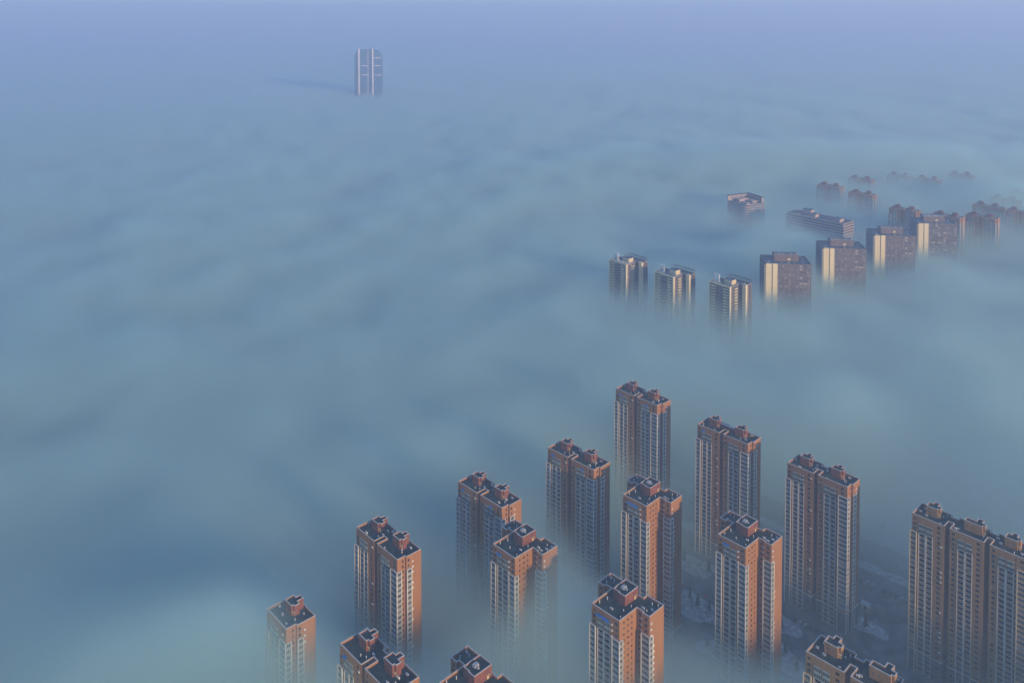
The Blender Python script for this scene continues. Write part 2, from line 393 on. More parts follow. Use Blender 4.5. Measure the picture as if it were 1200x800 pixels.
def tee_tower(seed=2, awn=True):
    """T-shaped tower: a stem toward the front with a cross bar behind it"""
    rnd = random.Random(seed); root = empty('apartment_tower'); wallm = M['brick']
    Hh = TH; z1 = Hh - 1.3; SW = 18.2; SV = 14.2; X0, X1, DV = -8.3, 26.8, 25.5
    out = [(0, 0), (SW, 0), (SW, SV), (X1 - 4.6, SV), (X1 - 4.6, SV - .9), (X1, SV - .9), (X1, DV), (16, DV), (16, DV - 3), (3, DV - 3), (3, DV), (X0, DV), (X0, SV + .8), (X0 + 4.5, SV + .8), (X0 + 4.5, SV + 2.2), (0, SV + 2.2)]
    w = MB(); g = MB()
    T3 = (z1 - 9.6, z1)
    facade(w, g, (0, 0), (1, 0), SW, 0, z1, [(.9, 2.4, *T3), (4.2, 7.8, 'void'), (8.6, 12.2, 'void'), (15.0, 17.0, *T3)])
    facade(w, g, (SW, 0), (0, 1), SV, 0, z1, [(3.2, 4.1), (6.4, 7.6), (9.6, 10.5)], sill=1.0, head=2.3)
    facade(w, g, (SW, SV), (1, 0), X1 - 4.6 - SW, 0, z1, [(1.0, 2.6)])
    facade(w, g, (X1 - 4.6, SV), (0, -1), .9, 0, z1, [])
    facade(w, g, (X1 - 4.6, SV - .9), (1, 0), 4.6, 0, z1, [(1.2, 3.2, *T3)])
    facade(w, g, (X1, SV - .9), (0, 1), DV - SV + .9, 0, z1, [])
    facade(w, g, (X1, DV), (-1, 0), X1 - 16, 0, z1, [(1.5, 3.2), (6, 8)])
    facade(w, g, (16, DV), (0, -1), 3, 0, z1, [])
    facade(w, g, (16, DV - 3), (-1, 0), 13, 0, z1, [(2, 3.5), (6, 7), (9.5, 11)])
    facade(w, g, (3, DV - 3), (0, 1), 3, 0, z1, [])
    facade(w, g, (3, DV), (-1, 0), 3 - X0, 0, z1, [(2, 4), (7, 9)])
    facade(w, g, (X0, DV), (0, -1), DV - SV - .8, 0, z1, [(3, 4.2), (7, 8.5)])
    facade(w, g, (X0, SV + .8), (1, 0), 4.5, 0, z1, [(1.2, 3.2)])
    facade(w, g, (X0 + 4.5, SV + .8), (0, 1), 1.4, 0, z1, [])
    facade(w, g, (X0 + 4.5, SV + 2.2), (1, 0), -X0 - 4.5, 0, z1, [(1, 2.6)])
    facade(w, g, (0, SV + 2.2), (0, -1), SV + 2.2, 0, z1, [(3, 4), (7, 8), (12.8, 14.6, *T3)])
    w.build('wall', wallm, root); g.build('window_glass', M['glass'], root, 'stuff')
    for s0, s1 in ((4.2, 7.8), (8.6, 12.2)):
        loggia((0, 0), (1, 0), s0, s1, 0, z1, glazed=2).build('balcony_bay', LOG_M(wallm), root)
    bay(-.7, 3.0, -.7, 3.2, 12.8, Hh - 10.2).build('bay_window', BAY_M(wallm), root)
    bay(14.0, SW + .55, -.7, 2.0, 12.8, Hh - 10.2, posts=((14.0, -.7), (SW + .55, -.7), (SW + .55, 2.0))).build('bay_window', BAY_M(wallm), root)
    bay(X1 - 4.7, X1 + .5, SV - 1.5, SV + 1.2, 12.8, Hh - 10.2, posts=((X1 - 4.7, SV - 1.5), (X1 + .5, SV - 1.5), (X1 + .5, SV + 1.2))).build('bay_window', BAY_M(wallm), root)
    acs = []
    for f in range(2, 31):
        if f > 26:
            acs += [((X1, SV - .9), (0, 1), .5, f * FH + .3), ((SW, SV), (1, 0), 2.8, f * FH + .3), ((0, SV + 2.2), (0, -1), 11.4, f * FH + .3), ((0, 0), (1, 0), 13.0, f * FH + .3)]
        elif rnd.random() < .5: acs.append(((X1, SV - .9), (0, 1), 2.6, f * FH + .3))
    ac_bits(root, acs)
    if awn:
        q = MB(); zt = z1 - 1.1; s0, s1 = rnd.choice([(4.0, 8.2), (8.4, 12.4), (4.0, 12.4)])
        q.quad((s0, -.5, zt), (s0, -1.6, zt - .6), (s1, -1.6, zt - .6), (s1, -.5, zt)); q.quad((s0, -1.6, zt - .6), (s0, -1.6, zt - .9), (s1, -1.6, zt - .9), (s1, -1.6, zt - .6)); q.build('awning', M['blue'], root)
    bl = MB(); bl.ring(inset(out, -.22), inset(out, .1), 12.4, 12.9); bl.build('belt_course', M['trim'], root)
    parapet_roof(out, Hh, wallm, root)
    zr = Hh - 1
    pts = [(4.8, 11.7), (8.6, 11.7), (8.6, 11.2), (12.9, 11.2), (12.9, 22), (4.6, 22), (4.6, 14), (4.8, 14)]
    penthouse(pts, zr, Hh + 4.6, M['dark_brick'], root, door=(12.9, 19, 'x'))
    roof_bits(root, [(14.5, 8), (16.5, 3), (2, 4), (3, 9), (20, 17), (23, 16), (24.5, 19), (22, 22), (25, 23), (-5, 18), (-3, 22), (-6, 23), (15.5, 13), (9, 5)], zr, rnd)
    q = MB(); q.box(7, 9, 15, 17.6, Hh + 4.0, Hh + 5.2); q.box(9.4, 10.6, 15.5, 16.5, Hh + 4.0, Hh + 4.9); q.build('lift_motor_box', M['metal'], root)
    return root

# ------------------------------------------------------------------ ground
def sheet(name, pts, z, m, th=None):
    b = MB()
    if th: b.prism(pts, z - th, z)
    else: b.poly([(x, y, z) for x, y in pts])
    o = b.build(name, m); o['kind'] = 'structure'; return o
sheet('ground', [(-45000, -3000), (45000, -3000), (45000, 45000), (-45000, 45000)], 0, M['estate'])
def band(a, b, w0, w1):
    a = Vector(a); b = Vector(b); d = (b - a).normalized(); n = Vector((-d.y, d.x))
    return [tuple(a + n * w0), tuple(b + n * w0), tuple(b + n * w1), tuple(a + n * w1)]
RA, RB = (120, 738), (420, 455)                                    # near edge of the avenue beside the estate
sheet('avenue', band(RA, RB, 0, 27), .004, M['asphalt'])
sheet('snow_field', band(RA, RB, 33, 420), .004, M['field'])
sheet('snowy_verge', band(RA, RB, -9, 0), .13, M['snow'], .13)
sheet('snowy_verge', band(RA, RB, 27, 33), .13, M['snow'], .13)
for k in range(26):
    a = Vector(RA).lerp(Vector(RB), k / 26); b = Vector(RA).lerp(Vector(RB), (k + .45) / 26)
    sheet('lane_marking', band(a, b, 13.2, 13.6), .008, M['paint'])
def blob(cx, cy, rx, ry, rot, n=18, seed=0):
    r = random.Random(seed); ph = r.uniform(0, 6); c, s_ = math.cos(math.radians(rot)), math.sin(math.radians(rot)); o = []
    for k in range(n):
        t = 2 * math.pi * k / n; q = 1 + .14 * math.sin(3 * t + ph) + .08 * math.sin(5 * t + 2 * ph)
        x = math.copysign(abs(math.cos(t)) ** .7, math.cos(t)) * rx * q; y = math.copysign(abs(math.sin(t)) ** .7, math.sin(t)) * ry * q
        o.append((cx + x * c - y * s_, cy + x * s_ + y * c))
    return o
LAWNS = [(133, 603, 15, 9, -46), (124, 560, 17, 11, -50), (100, 590, 16, 8, -46), (176, 545, 13, 8, -46), (168, 514, 15, 9, -60), (208, 507, 15, 8, -46), (150, 640, 20, 8, -46), (232, 542, 12, 6, -46), (216, 590, 14, 6, -46), (128, 520, 13, 7, -46), (95, 490, 16, 9, -40), (185, 470, 15, 9, -46), (75, 500, 12, 8, -46), (105, 455, 15, 9, -46), (228, 478, 13, 7, -46), (20, 500, 18, 9, -46), (-60, 440, 16, 9, -46), (40, 540, 15, 8, -46), (250, 455, 15, 6, -46), (150, 440, 14, 8, -30)]
for k, (x, y, a, b, r) in enumerate(LAWNS):
    pts = blob(x, y, a, b, r, seed=k)
    sheet('snowy_lawn', pts, .13, M['snow'], .13)
    q = MB(); q.ring(inset(pts, -.3), pts, -.01, .17); o = q.build('kerb', M['kerb']); o['kind'] = 'structure'

# ------------------------------------------------------------------ trees
def conifer(seed):
    r = random.Random(seed); root = empty('conifer_tree'); h = 7.5
    t = MB(); t.tube((0, 0, -.05), (0, 0, h * .95), .16, .03, 6); t.build('trunk', M['bark'], root)
    c = MB()
    for k in range(260):
        z = .9 + (h - .9) * (r.random() ** 1.25); rad = 1.75 * (1 - z / h) ** .8 * r.uniform(.45, 1.1) + .05; a = r.uniform(0, 6.283)
        p = Vector((rad * math.cos(a), rad * math.sin(a), z - rad * .25)); s_ = r.uniform(.28, .55)
        d = Vector((math.cos(a), math.sin(a), -.35)) * s_; e = Vector((-math.sin(a), math.cos(a), r.uniform(-.2, .2))) * s_ * .55
        c.quad(tuple(p - d - e), tuple(p + d - e * .4), tuple(p + d + e * .4), tuple(p - d + e))
    c.build('crown', M['needle'], root); return root
def bare_tree(seed):
    r = random.Random(seed); root = empty('bare_tree'); h = 6.5
    t = MB(); t.tube((0, 0, -.05), (.1, .05, h * .5), .15, .1, 6)
    tips = []
    for k in range(7):
        a = k * 2.4 + r.uniform(-.4, .4); z = h * r.uniform(.28, .5); l = h * r.uniform(.3, .5)
        e = (l * .55 * math.cos(a), l * .55 * math.sin(a), z + l * .8); t.tube((.08, .04, z), e, .07, .025, 5); tips.append((Vector((.08, .04, z)), Vector(e)))
    t.build('trunk', M['bark'], root)
    c = MB()
    for k in range(170):
        a, b = r.choice(tips); p = a.lerp(b, r.uniform(.35, 1.1)); d = Vector((r.gauss(0, 1), r.gauss(0, 1), r.gauss(.6, .8))).normalized() * r.uniform(.5, 1.2)
        s_ = Vector((r.gauss(0, 1), r.gauss(0, 1), r.gauss(0, 1))).normalized() * .05
        c.quad(tuple(p - s_), tuple(p + s_), tuple(p + d + s_ * .4), tuple(p + d - s_ * .4))
    c.build('crown', M['twig'], root); return root
CON = [conifer(k) for k in range(3)]; BARE = [bare_tree(k + 9) for k in range(3)]
used = set()
def plant(lst, x, y, s_, label, cat, group):
    k = R.randrange(len(lst)); o = lst[k]
    if id(o) in used: o = copy_tree(o)
    else: used.add(id(o))
    place(o, (x, y, .1), R.uniform(0, 360)); o.scale = (s_ * R.uniform(.85, 1.15), s_ * R.uniform(.85, 1.15), s_ * R.uniform(.8, 1.25)); tag(o, label, cat, group)
for (x, y, a, b, rot) in LAWNS:
    if x < 90: continue
    c, s_ = math.cos(math.radians(rot)), math.sin(math.radians(rot))
    for k in range(5 if a > 13 else 3):
        u = R.uniform(-.75, .75) * a; v = R.uniform(-.6, .6) * b; px_, py_ = x + u * c - v * s_, y + u * s_ + v * c
        if R.random() < .45: plant(CON, px_, py_, R.uniform(.7, 1.1), 'dark green conifer on a snowy lawn between the brick towers', 'tree', 'conifers on the estate lawns')
        else: plant(BARE, px_, py_, R.uniform(.7, 1.1), 'bare brown tree on a snowy lawn between the brick towers', 'tree', 'bare trees on the estate lawns')
for k in range(16):
    a = Vector(RA).lerp(Vector(RB), R.uniform(.22, .62)); d = (Vector(RB) - Vector(RA)).normalized(); n = Vector((-d.y, d.x)); a = a + n * R.choice([-4.5, 30, R.uniform(45, 75)])
    plant(BARE, a.x, a.y, R.uniform(.8, 1.25), 'bare brown tree along the wide avenue and the snow field past it', 'tree', 'bare trees along the avenue')
for o in CON + BARE:
    if id(o) not in used: plant([o], 128, 566, .9, 'dark green conifer on a snowy lawn between the brick towers', 'tree', 'conifers on the estate lawns')

# ------------------------------------------------------------------ parked cars
def car(colr, name):
    root = empty('parked_car'); paint = mat('car_paint_' + name, colr, .3, .04, 1, spec=.5)
    prof = [(-2.2, .35), (2.15, .35), (2.25, .6), (2.1, .82), (1.05, .95), (.45, 1.42), (-1.1, 1.46), (-1.75, 1.0), (-2.2, .92), (-2.28, .6)]
    b = MB(); n = len(prof); i0 = 0
    rows = [(-.86, .97), (-.8, 1.0), (.8, 1.0), (.86, .97)]
    for yy, sc in rows: b.v += [(x * sc, yy, .35 + (z - .35) * sc) for x, z in prof]
    for r_ in range(3):
        for k in range(n): j = (k + 1) % n; b.f.append((r_ * n + k, r_ * n + j, (r_ + 1) * n + j, (r_ + 1) * n + k)); b.m.append(0)
    b.f.append(tuple(range(n))); b.m.append(0); b.f.append(tuple(3 * n + k for k in reversed(range(n)))); b.m.append(0)
    b.build('body', paint, root)
    g = MB()
    for s_ in (-1, 1):
        y = .875 * s_; q = [(.85, y, .98), (.38, y, 1.34), (-1.05, y, 1.38), (-1.5, y, 1.0)]; g.quad(*(q if s_ < 0 else q[::-1]))
    g.quad((1.08, -.72, .97), (1.08, .72, .97), (.5, .66, 1.41), (.5, -.66, 1.41)); g.quad((-1.78, .72, 1.02), (-1.78, -.72, 1.02), (-1.16, -.66, 1.45), (-1.16, .66, 1.45))
    g.build('car_window', M['car_glass'], root)
    for x in (-1.35, 1.35):
        for s_ in (-1, 1):
            t = MB(); t.tube((x, .62 * s_, .32), (x, .89 * s_, .32), .32, .32, 10); t.build('wheel', M['tyre'], root)
    return root
CARS = {n: car(c, n) for n, c in (('white', (.7, .7, .7)), ('black', (.02, .02, .022)), ('silver', (.4, .41, .42)), ('red', (.35, .03, .03)))}
caru = set()
def park(x, y, rz, col, where):
    o = CARS[col]
    if col in caru: o = copy_tree(o)
    caru.add(col); place(o, (x, y, .003), rz)
    tag(o, f'{col} car parked {where}', 'car', f'{col} cars parked {where}')
def row(a, b, n, rz, where):
    for k in range(n):
        if R.random() < .12: continue
        p = Vector(a).lerp(Vector(b), k / (n - 1)); park(p.x, p.y, rz + R.uniform(-3, 3), R.choice(['white', 'black', 'silver', 'black', 'silver', 'red' if where.startswith('beside') else 'white']), where)
row((113, 588), (134, 568), 10, 44, 'beside the conifer lawn by the T-shaped towers')
row((146, 592), (160, 578), 7, 44, 'in the yard behind the slab towers')
row((238, 596), (285, 548), 18, 44, 'in the long row along the avenue verge')
row((186, 548), (202, 533), 7, 44, 'in the yard at the foot of the ochre tower')
row((155, 504), (164, 494), 4, 44, 'under the tower beside the round lawn')

# small porch at the foot of the slab tower beside the avenue
p = empty('porch', (238, 560, 0), -46)
q = MB(); q.box(-2.6, 2.6, -2, 2, 0, 2.9); q.build('wall', M['cream_dim'], p)
q = MB(); q.box(-.7, .7, -2.05, -1.9, 0, 2.2); q.build('door', M['steel'], p)
q = MB(); q.poly([(-3, -2.4, 2.9), (3, -2.4, 2.9), (3, 0, 4.6), (-3, 0, 4.6)]); q.poly([(3, 2.4, 2.9), (-3, 2.4, 2.9), (-3, 0, 4.6), (3, 0, 4.6)]); q.poly([(3, -2.4, 2.9), (3, 2.4, 2.9), (3, 0, 4.6)]); q.poly([(-3, 2.4, 2.9), (-3, -2.4, 2.9), (-3, 0, 4.6)]); q.build('roof', M['tile'], p)
tag(p, 'small gabled porch with a snow-white roof at the foot of a slab tower', 'porch')

# ------------------------------------------------------------------ near towers
GRP = 'brick apartment towers of the estate'
slabA = slab_tower(2, seed=3); slabB = slab_tower(2, seed=5, linked=True); slabC = slab_tower(2, seed=8, awn=False)
tee1 = tee_tower(2); tee2 = tee_tower(4)
def put(o, x, y, rz, label, copy=True):
    if copy: o = copy_tree(o)
    place(o, (x, y, 0), rz); return tag(o, label, 'apartment tower', GRP)
put(slabC, 186, 566, -46, 'red brick slab tower with two separate penthouses, beside the avenue and snow field', False)
put(slabB, 137, 620, -45.5, 'red brick slab tower whose two penthouses are joined by a low brick block', False)
put(slabA, 84, 680, -47, 'red brick slab tower rising from fog between joined-penthouse tower and the sign-topped towers', False)
put(slabA, 25, 586, -45, 'red brick slab tower half sunk in fog, between two other slab towers of its row')
put(slabA, -35, 543, -46, 'red brick slab tower in fog, right behind the T-shaped tower wrapped in a pale plume')
put(slabC, -92, 494, -47, 'red brick slab tower over a dark fog hollow, behind the cut-off slab roof')
put(slabA, -83, 401, -47, 'slab tower cut off just below its dark roof with two cross-shaped red penthouses')
one = slab_tower(1, seed=12, awn=False)
put(one, -125, 425, -47, 'dim single-unit brick tower with only one penthouse, drowning in fog', False)
put(tee1, 41, 429, -46, 'T-shaped brick tower with bright orange side wall and a wide blue awning', False)
put(tee2, 120, 487, -46.5, 'T-shaped brick tower between the snowy lawns with its whole height visible', False)
put(tee1, 70, 528, -45, 'T-shaped brick tower standing between the joined-penthouse slab tower and another T-shaped tower')
put(tee2, -11, 478, -46, 'T-shaped brick tower with its foot wrapped in a pale plume of fog')
put(tee1, -34, 376, -46, 'T-shaped brick tower of which only the dark roof corner and penthouse top show')
o3 = slab_tower(3, 'ochre', seed=21, awn=False)
put(o3, 243, 508, -46, 'long shaded ochre brick slab tower of three units beside the avenue', False)
put(o3, 140, 396, -45.5, 'ochre brick slab tower seen from above its roof with two tall penthouses')

# ------------------------------------------------------------------ sign-topped towers in the fog
def glyph(ch):
    try:
        cu = bpy.data.curves.new('glyph', 'FONT'); cu.body = ch; cu.extrude = .05; cu.resolution_u = 2; cu.offset = .03
        o = bpy.data.objects.new('glyph', cu); COL.objects.link(o)
        dg = bpy.context.evaluated_depsgraph_get(); me = bpy.data.meshes.new_from_object(o.evaluated_get(dg)); COL.objects.unlink(o); bpy.data.objects.remove(o)
        return me if len(me.polygons) else None
    except Exception: return None

def sign_tower(ch, seed):
    root = empty('apartment_tower'); rnd = random.Random(seed); H = 94.0; z1 = H - 1.3; fh = 3.3
    out = [(0, 0), (29, 0), (29, 15), (26, 15), (26, 19), (36, 19), (36, 30), (6, 30), (6, 19), (0, 19)]
    w = MB(); g = MB(); pn = MB(); kw = dict(fh=fh, sill=.9, head=2.6)
    facade(w, g, (0, 0), (1, 0), 29, 0, z1, [(3, 9), (11, 12.6), (13.6, 15), (16.2, 17.8), (20, 26)], **kw)
    facade(w, g, (29, 0), (0, 1), 15, 0, z1, [(5, 6.5), (8, 12)], **kw)
    facade(w, g, (29, 15), (-1, 0), 3, 0, z1, [], **kw); facade(w, g, (26, 15), (0, 1), 4, 0, z1, [], **kw)
    facade(w, g, (26, 19), (1, 0), 10, 0, z1, [(2, 4.5)], **kw)
    facade(w, g, (36, 19), (0, 1), 11, 0, z1, [(6, 8)], **kw)
    facade(w, g, (36, 30), (-1, 0), 30, 0, z1, [(4, 7), (12, 15), (20, 23)], **kw)
    facade(w, g, (6, 30), (0, -1), 11, 0, z1, [(3, 6)], **kw); facade(w, g, (6, 19), (-1, 0), 6, 0, z1, [], **kw); facade(w, g, (0, 19), (0, -1), 19, 0, z1, [(4, 7), (11, 14)], **kw)
    w.build('wall', M['purple_brick'], root); g.build('window_glass', M['glass'], root, 'stuff')
    for (p, d, s0, s1) in (((0, 0), (1, 0), 3, 9), ((0, 0), (1, 0), 20, 26), ((29, 0), (0, 1), 7.6, 12.2)):
        b = MB(); n = (d[1], -d[0])
        for f in range(int(z1 / fh)):
            b.obox(p, d, n, s0, s1, -.1, .9, .3 + f * fh - .1, .3 + f * fh + 1.25)
        b.build('balcony_front', M['cream'], root)
    fr = MB(); d, n = (1, 0), (0, -1)
    for s0, s1 in ((-.2, 1.0), (28.2, 29.6)): fr.obox((0, 0), d, n, s0, s1, -1.2, .9, 0, H + .3)
    fr.obox((0, 0), d, n, 1.0, 28.2, -.2, .9, H - 1.4, H + .3); fr.build('facade_frame', M['cream'], root)
    st = MB(); st.box(31.5, 36.3, 18.6, 21.5, 0, H + .1); st.build('vertical_strip', M['cream'], root)
    parapet_roof(out, H, M['purple_brick'], root)
    for c in root.children:
        if c.name.startswith('roof'): c.data.materials[0] = M['sky_tint_roof']
    o = MB(); o.box(15, 25, 8, 16, H - 1, H + 4.5); h = o.build('roof_house', M['cream'], root)
    for y in (9.6, 13): q = MB(); q.box(24.98, 25.06, y, y + 1.4, H + 1.4, H + 2.8); q.build('house_window', M['glass'], h)
    q = MB(); q.box(16.6, 17.8, 7.94, 8.02, H - .9, H + 1.4); q.build('house_door', M['glass'], h)
    q = MB(); q.box(14.7, 25.3, 7.7, 16.3, H + 4.5, H + 4.8); q.build('house_roof', M['sky_tint_roof'], h)
    pg = MB()                                                            # steel pergola along the back edge
    for k in range(13):
        x = 6.3 + k * 2.45; pg.box(x - .12, x + .12, 29.4, 29.64, H, H + 4.2); pg.box(x - .1, x + .1, 26, 29.4, H + 4.0, H + 4.2)
    for z in (2.0, 3.2, 4.2): pg.box(6.1, 35.9, 29.42, 29.62, H + z, H + z + .18)
    pg.box(6.1, 35.9, 25.9, 26.1, H + 4.0, H + 4.2)
    for k in range(5): pg.box(6.1 + 0, 6.3, 20 + k * 2.3, 20.2 + k * 2.3, H, H + 4.2)
    pg.box(6.1, 6.3, 19.6, 29.6, H + 4.0, H + 4.2); pg.build('pergola', M['steel'], root)
    me = glyph(ch); sg = empty('rooftop_sign'); sg.parent = root
    if me:
        me.materials.clear(); me.materials.append(M['white']); g_ = bpy.data.objects.new('sign_character', me); COL.objects.link(g_); g_.parent = sg
        g_.scale = (9.2, 10.2, 9.2); g_.rotation_euler = (math.radians(90), 0, 0); g_.location = (5.0, 1.2, H + 1.4)
    f = MB()
    for k in range(4): x = 6 + k * 2.3; f.box(x - .1, x + .1, 1.9, 2.1, H - 1, H + 7.2); f.tube((x, 2.1, H + 6), (x, 5, H - .9), .08, .08, 4)
    for z in (.8, 4, 7): f.box(5.8, 13.2, 2.1, 2.25, H + z, H + z + .15)
    f.build('sign_frame', M['metal'], sg)
    roof_bits(root, [(20, 4), (23, 5), (28, 22), (31, 24), (4, 12)], H - 1, rnd)
    return root
def uv_at(x, y, rz, du, dv):
    c, s_ = math.cos(math.radians(rz)), math.sin(math.radians(rz)); return (x + du * c - dv * s_, y + du * s_ + dv * c, 0)
SG = 'sign-topped towers rising from the fog'
for ch, (x, y), nm in (('阁', (121, 1048), 'sign-topped cream and brown tower standing at the open end of its row of three'), ('影', (169, 999), 'sign-topped cream and brown tower in the middle of its row of three'), ('悦', (225, 963), 'sign-topped cream and brown tower next to the cream-striped slab blocks')):
    tag(place(sign_tower(ch, int(x)), (x, y, 0), -52), nm, 'apartment tower', SG)

# ------------------------------------------------------------------ cream-striped slab blocks
def slab_block(seed, bands=False, H=96.0):
    rnd = random.Random(seed); root = empty('office_block'); Wd, Dp = 54, 36; z1 = H - 1.2; fh = 3.5
    out = [(0, 0), (Wd, 0), (Wd, Dp), (0, Dp)]
    w = MB(); g = MB(); kw = dict(fh=fh, sill=1.0, head=2.7)
    if bands: cols = [(16.5 + k * 3.7, 19.9 + k * 3.7) for k in range(10)]
    else:
        cols = []; x = 16.0
        while x < 51:
            wd = rnd.choice([1.2, 1.2, 2.2, 3.2]); cols.append((x, x + wd)); x += wd + rnd.choice([.7, 1.1, 1.6])
    facade(w, g, (0, 0), (1, 0), Wd, 0, z1, cols, **kw)
    facade(w, g, (Wd, 0), (0, 1), Dp, 0, z1, [(4, 6), (10, 12), (18, 20), (26, 30)], **kw)
    facade(w, g, (Wd, Dp), (-1, 0), Wd, 0, z1, [(k * 4 + 2, k * 4 + 4) for k in range(13)], **kw)
    facade(w, g, (0, Dp), (0, -1), Dp, 0, z1, [(k * 4 + 2, k * 4 + 5) for k in range(8)], **kw)
    w.build('wall', M['purple_brick'], root); g.build('window_glass', M['glint_glass'], root, 'stuff')
    for a, b in ((.5, 7.2), (8.3, 14.0)):
        s_ = MB(); s_.box(a, b, -.9, .2, 0, H + .15); s_.build('cream_strip', M['cream'], root)
    bl = MB()
    for f in range(int(z1 / fh)):
        bl.box(-1.3, .45, -.6, 3.4, f * fh + 1.2, f * fh + 2.7)
    bl.build('corner_balcony', M['cream_dim'], root)
    b2 = MB()
    for f in range(int(z1 / fh)): b2.box(-1.0, -.02, 4.2, Dp - 1, f * fh - .1, f * fh + 1.1)
    b2.build('balcony_band', M['sky_tint_roof'], root)
    inn = inset(out, .5); r = MB(); r.poly([(x, y, H - 1) for x, y in inn]); r.build('roof', M['sky_tint_roof'], root)
    p = MB(); p.ring(out, inn, H - 1.3, H); p.build('parapet', M['purple_brick'], root)
    c = MB(); c.ring(inset(out, -.15), inset(out, .6), H + .003, H + .25); c.build('coping', M['sky_tint_roof'], root)
    ph = MB(); ph.box(13, 42, 14, 29, H - 1, H + 6.5); o = ph.build('plant_room', M['purple_brick'], root)
    t = MB()
    for k in range(9): x = 13.5 + k * 3.2; t.box(x, x + rnd.uniform(1, 2.4), 16, 19, H + 6.5, H + rnd.uniform(7, 8.4))
    t.build('roof_plant', M['metal'], o)
    t = MB(); t.box(29, 32, 13.9, 14.1, H + .6, H + 2.8); t.build('plant_door', M['cream'], o)
    roof_bits(root, [(5, 8), (8, 20), (20, 6), (28, 5), (36, 7), (47, 12), (50, 24), (45, 30)], H - 1, rnd)
    return root
sb1 = slab_block(31); sb2 = slab_block(33, True)
BG = 'cream-striped slab blocks in a stepped row'
tag(place(sb1, (307, 1023, 0), -6), 'brown slab block with two cream strips, next to the sign-topped towers', 'office block', BG)
tag(place(copy_tree(sb1), (401, 1090, 0), -6), 'brown slab block with two cream strips, second along the row from the sign-topped towers', 'office block', BG)
tag(place(copy_tree(sb1), (494, 1153, 0), -6), 'brown slab block with two cream strips, beside the block with bright window bands', 'office block', BG)
tag(place(sb2, (585, 1219, 0), -6), 'brown slab block with bright continuous window bands and one wide cream strip', 'office block', BG)

# ------------------------------------------------------------------ banded offices
def banded(root, pts, z1, fh, seg=1):
    b = MB(); g = MB(); z = 0
    inn = inset(pts, .5)
    while z < z1 - .1:
        b.ring(pts, inset(pts, .8), z, z + fh * .42); g.ring(inn, inset(pts, .9), z + fh * .42, z + fh); z += fh
    b.build('stone_band', M['office_band'], root); g.build('window_band', M['office_glass'], root, 'stuff')
    m = MB(); n = len(pts)
    for k in range(n):
        a, c = Vector(inn[k]), Vector(inn[(k + 1) % n]); L = (c - a).length; cnt = max(1, int(L / 3.0))
        for j in range(cnt):
            q = a.lerp(c, (j + .5) / cnt); m.box(q.x - .15, q.x + .15, q.y - .15, q.y + .15, 0, z - .05)
    m.build('mullion', M['steel'], root, 'stuff')
    return z
o1 = empty('office_tower', (364, 1420, 0), -66)
cor = [(0, 0)] + [(34 + 8 * math.sin(t), 8 - 8 * math.cos(t)) for t in [math.pi / 2 * k / 6 for k in range(7)]] + [(42, 40), (0, 40)]
zt = banded(o1, cor, 84, 4.0)
r = MB(); r.poly([(x, y, zt) for x, y in inset(cor, .6)]); r.build('roof', M['sky_tint_roof'], o1)
c = MB(); c.ring(cor, inset(cor, .6), zt - .02, zt + 1.2); c.build('parapet', M['office_band'], o1)
s_ = MB(); s_.box(-2, 0, -2, 42, 0, zt + 8); s_.box(-2, 34, 40, 43, 0, zt + 8); s_.build('screen_wall', M['office_band'], o1)
t = MB(); t.box(-2.2, .4, -2.2, 43.2, zt + 8, zt + 9.6); t.box(.4, 34.3, 39.6, 43.2, zt + 8, zt + 9.6); t.build('screen_cap', M['steel'], o1)
t = MB()
for k in range(8): t.box(.02, .1, 3 + k * 4.6, 5.6 + k * 4.6, zt + 2, zt + 6)
for k in range(7): t.box(2 + k * 4.6, 4.6 + k * 4.6, 39.9, 39.98, zt + 2, zt + 6)
t.build('screen_window', M['office_glass'], o1, 'stuff')
for a in ((6, 14, 10, 30, 4), (18, 30, 24, 34, 3), (24, 36, 8, 14, 2.2)):
    t = MB(); t.box(a[0], a[1], a[2], a[3], zt, zt + a[4]); t.build('roof_house', M['office_band'], o1)
tag(o1, 'square office tower with rounded corner, pinkish window bands and a raised roof screen', 'office tower')

o2 = empty('long_office', (430, 1330, 0), -50)
pts = [(0, 0), (96, 0), (96, 32), (0, 32)]
zt = banded(o2, pts, 80, 4.2)
r = MB(); r.poly([(x, y, zt) for x, y in inset(pts, .6)]); r.build('roof', M['sky_tint_roof'], o2)
c = MB(); c.ring(pts, inset(pts, .6), zt - .02, zt + 1.3); c.build('parapet', M['office_band'], o2)
for a in ((22, 36, 12, 22, 9), (36, 46, 8, 18, 5), (74, 86, 8, 20, 5), (4, 18, 6, 20, 2.5)):
    t = MB(); t.box(a[0], a[1], a[2], a[3], zt, zt + a[4]); h = t.build('roof_house', M['office_band'], o2)
    t = MB(); t.box(a[0] - .4, a[1] + .4, a[2] - .4, a[3] + .4, zt + a[4], zt + a[4] + .5); t.build('house_roof', M['sky_tint_roof'], h)
    t = MB()
    for k in range(2): t.box(a[0] + 1.5 + k * 4.5, a[0] + 4 + k * 4.5, a[2] - .06, a[2] + .02, zt + .6, zt + 2.2)
    t.build('house_door', M['office_glass'], h)
t = MB()
for k in range(14): t.box(6 + k * 3.1, 8 + k * 3.1, 3, 5, zt, zt + 1.6)
t.build('cooling_unit', M['metal'], o2, 'stuff')
tag(o2, 'long low office with pale floor bands and three small houses on its flat roof', 'office building')

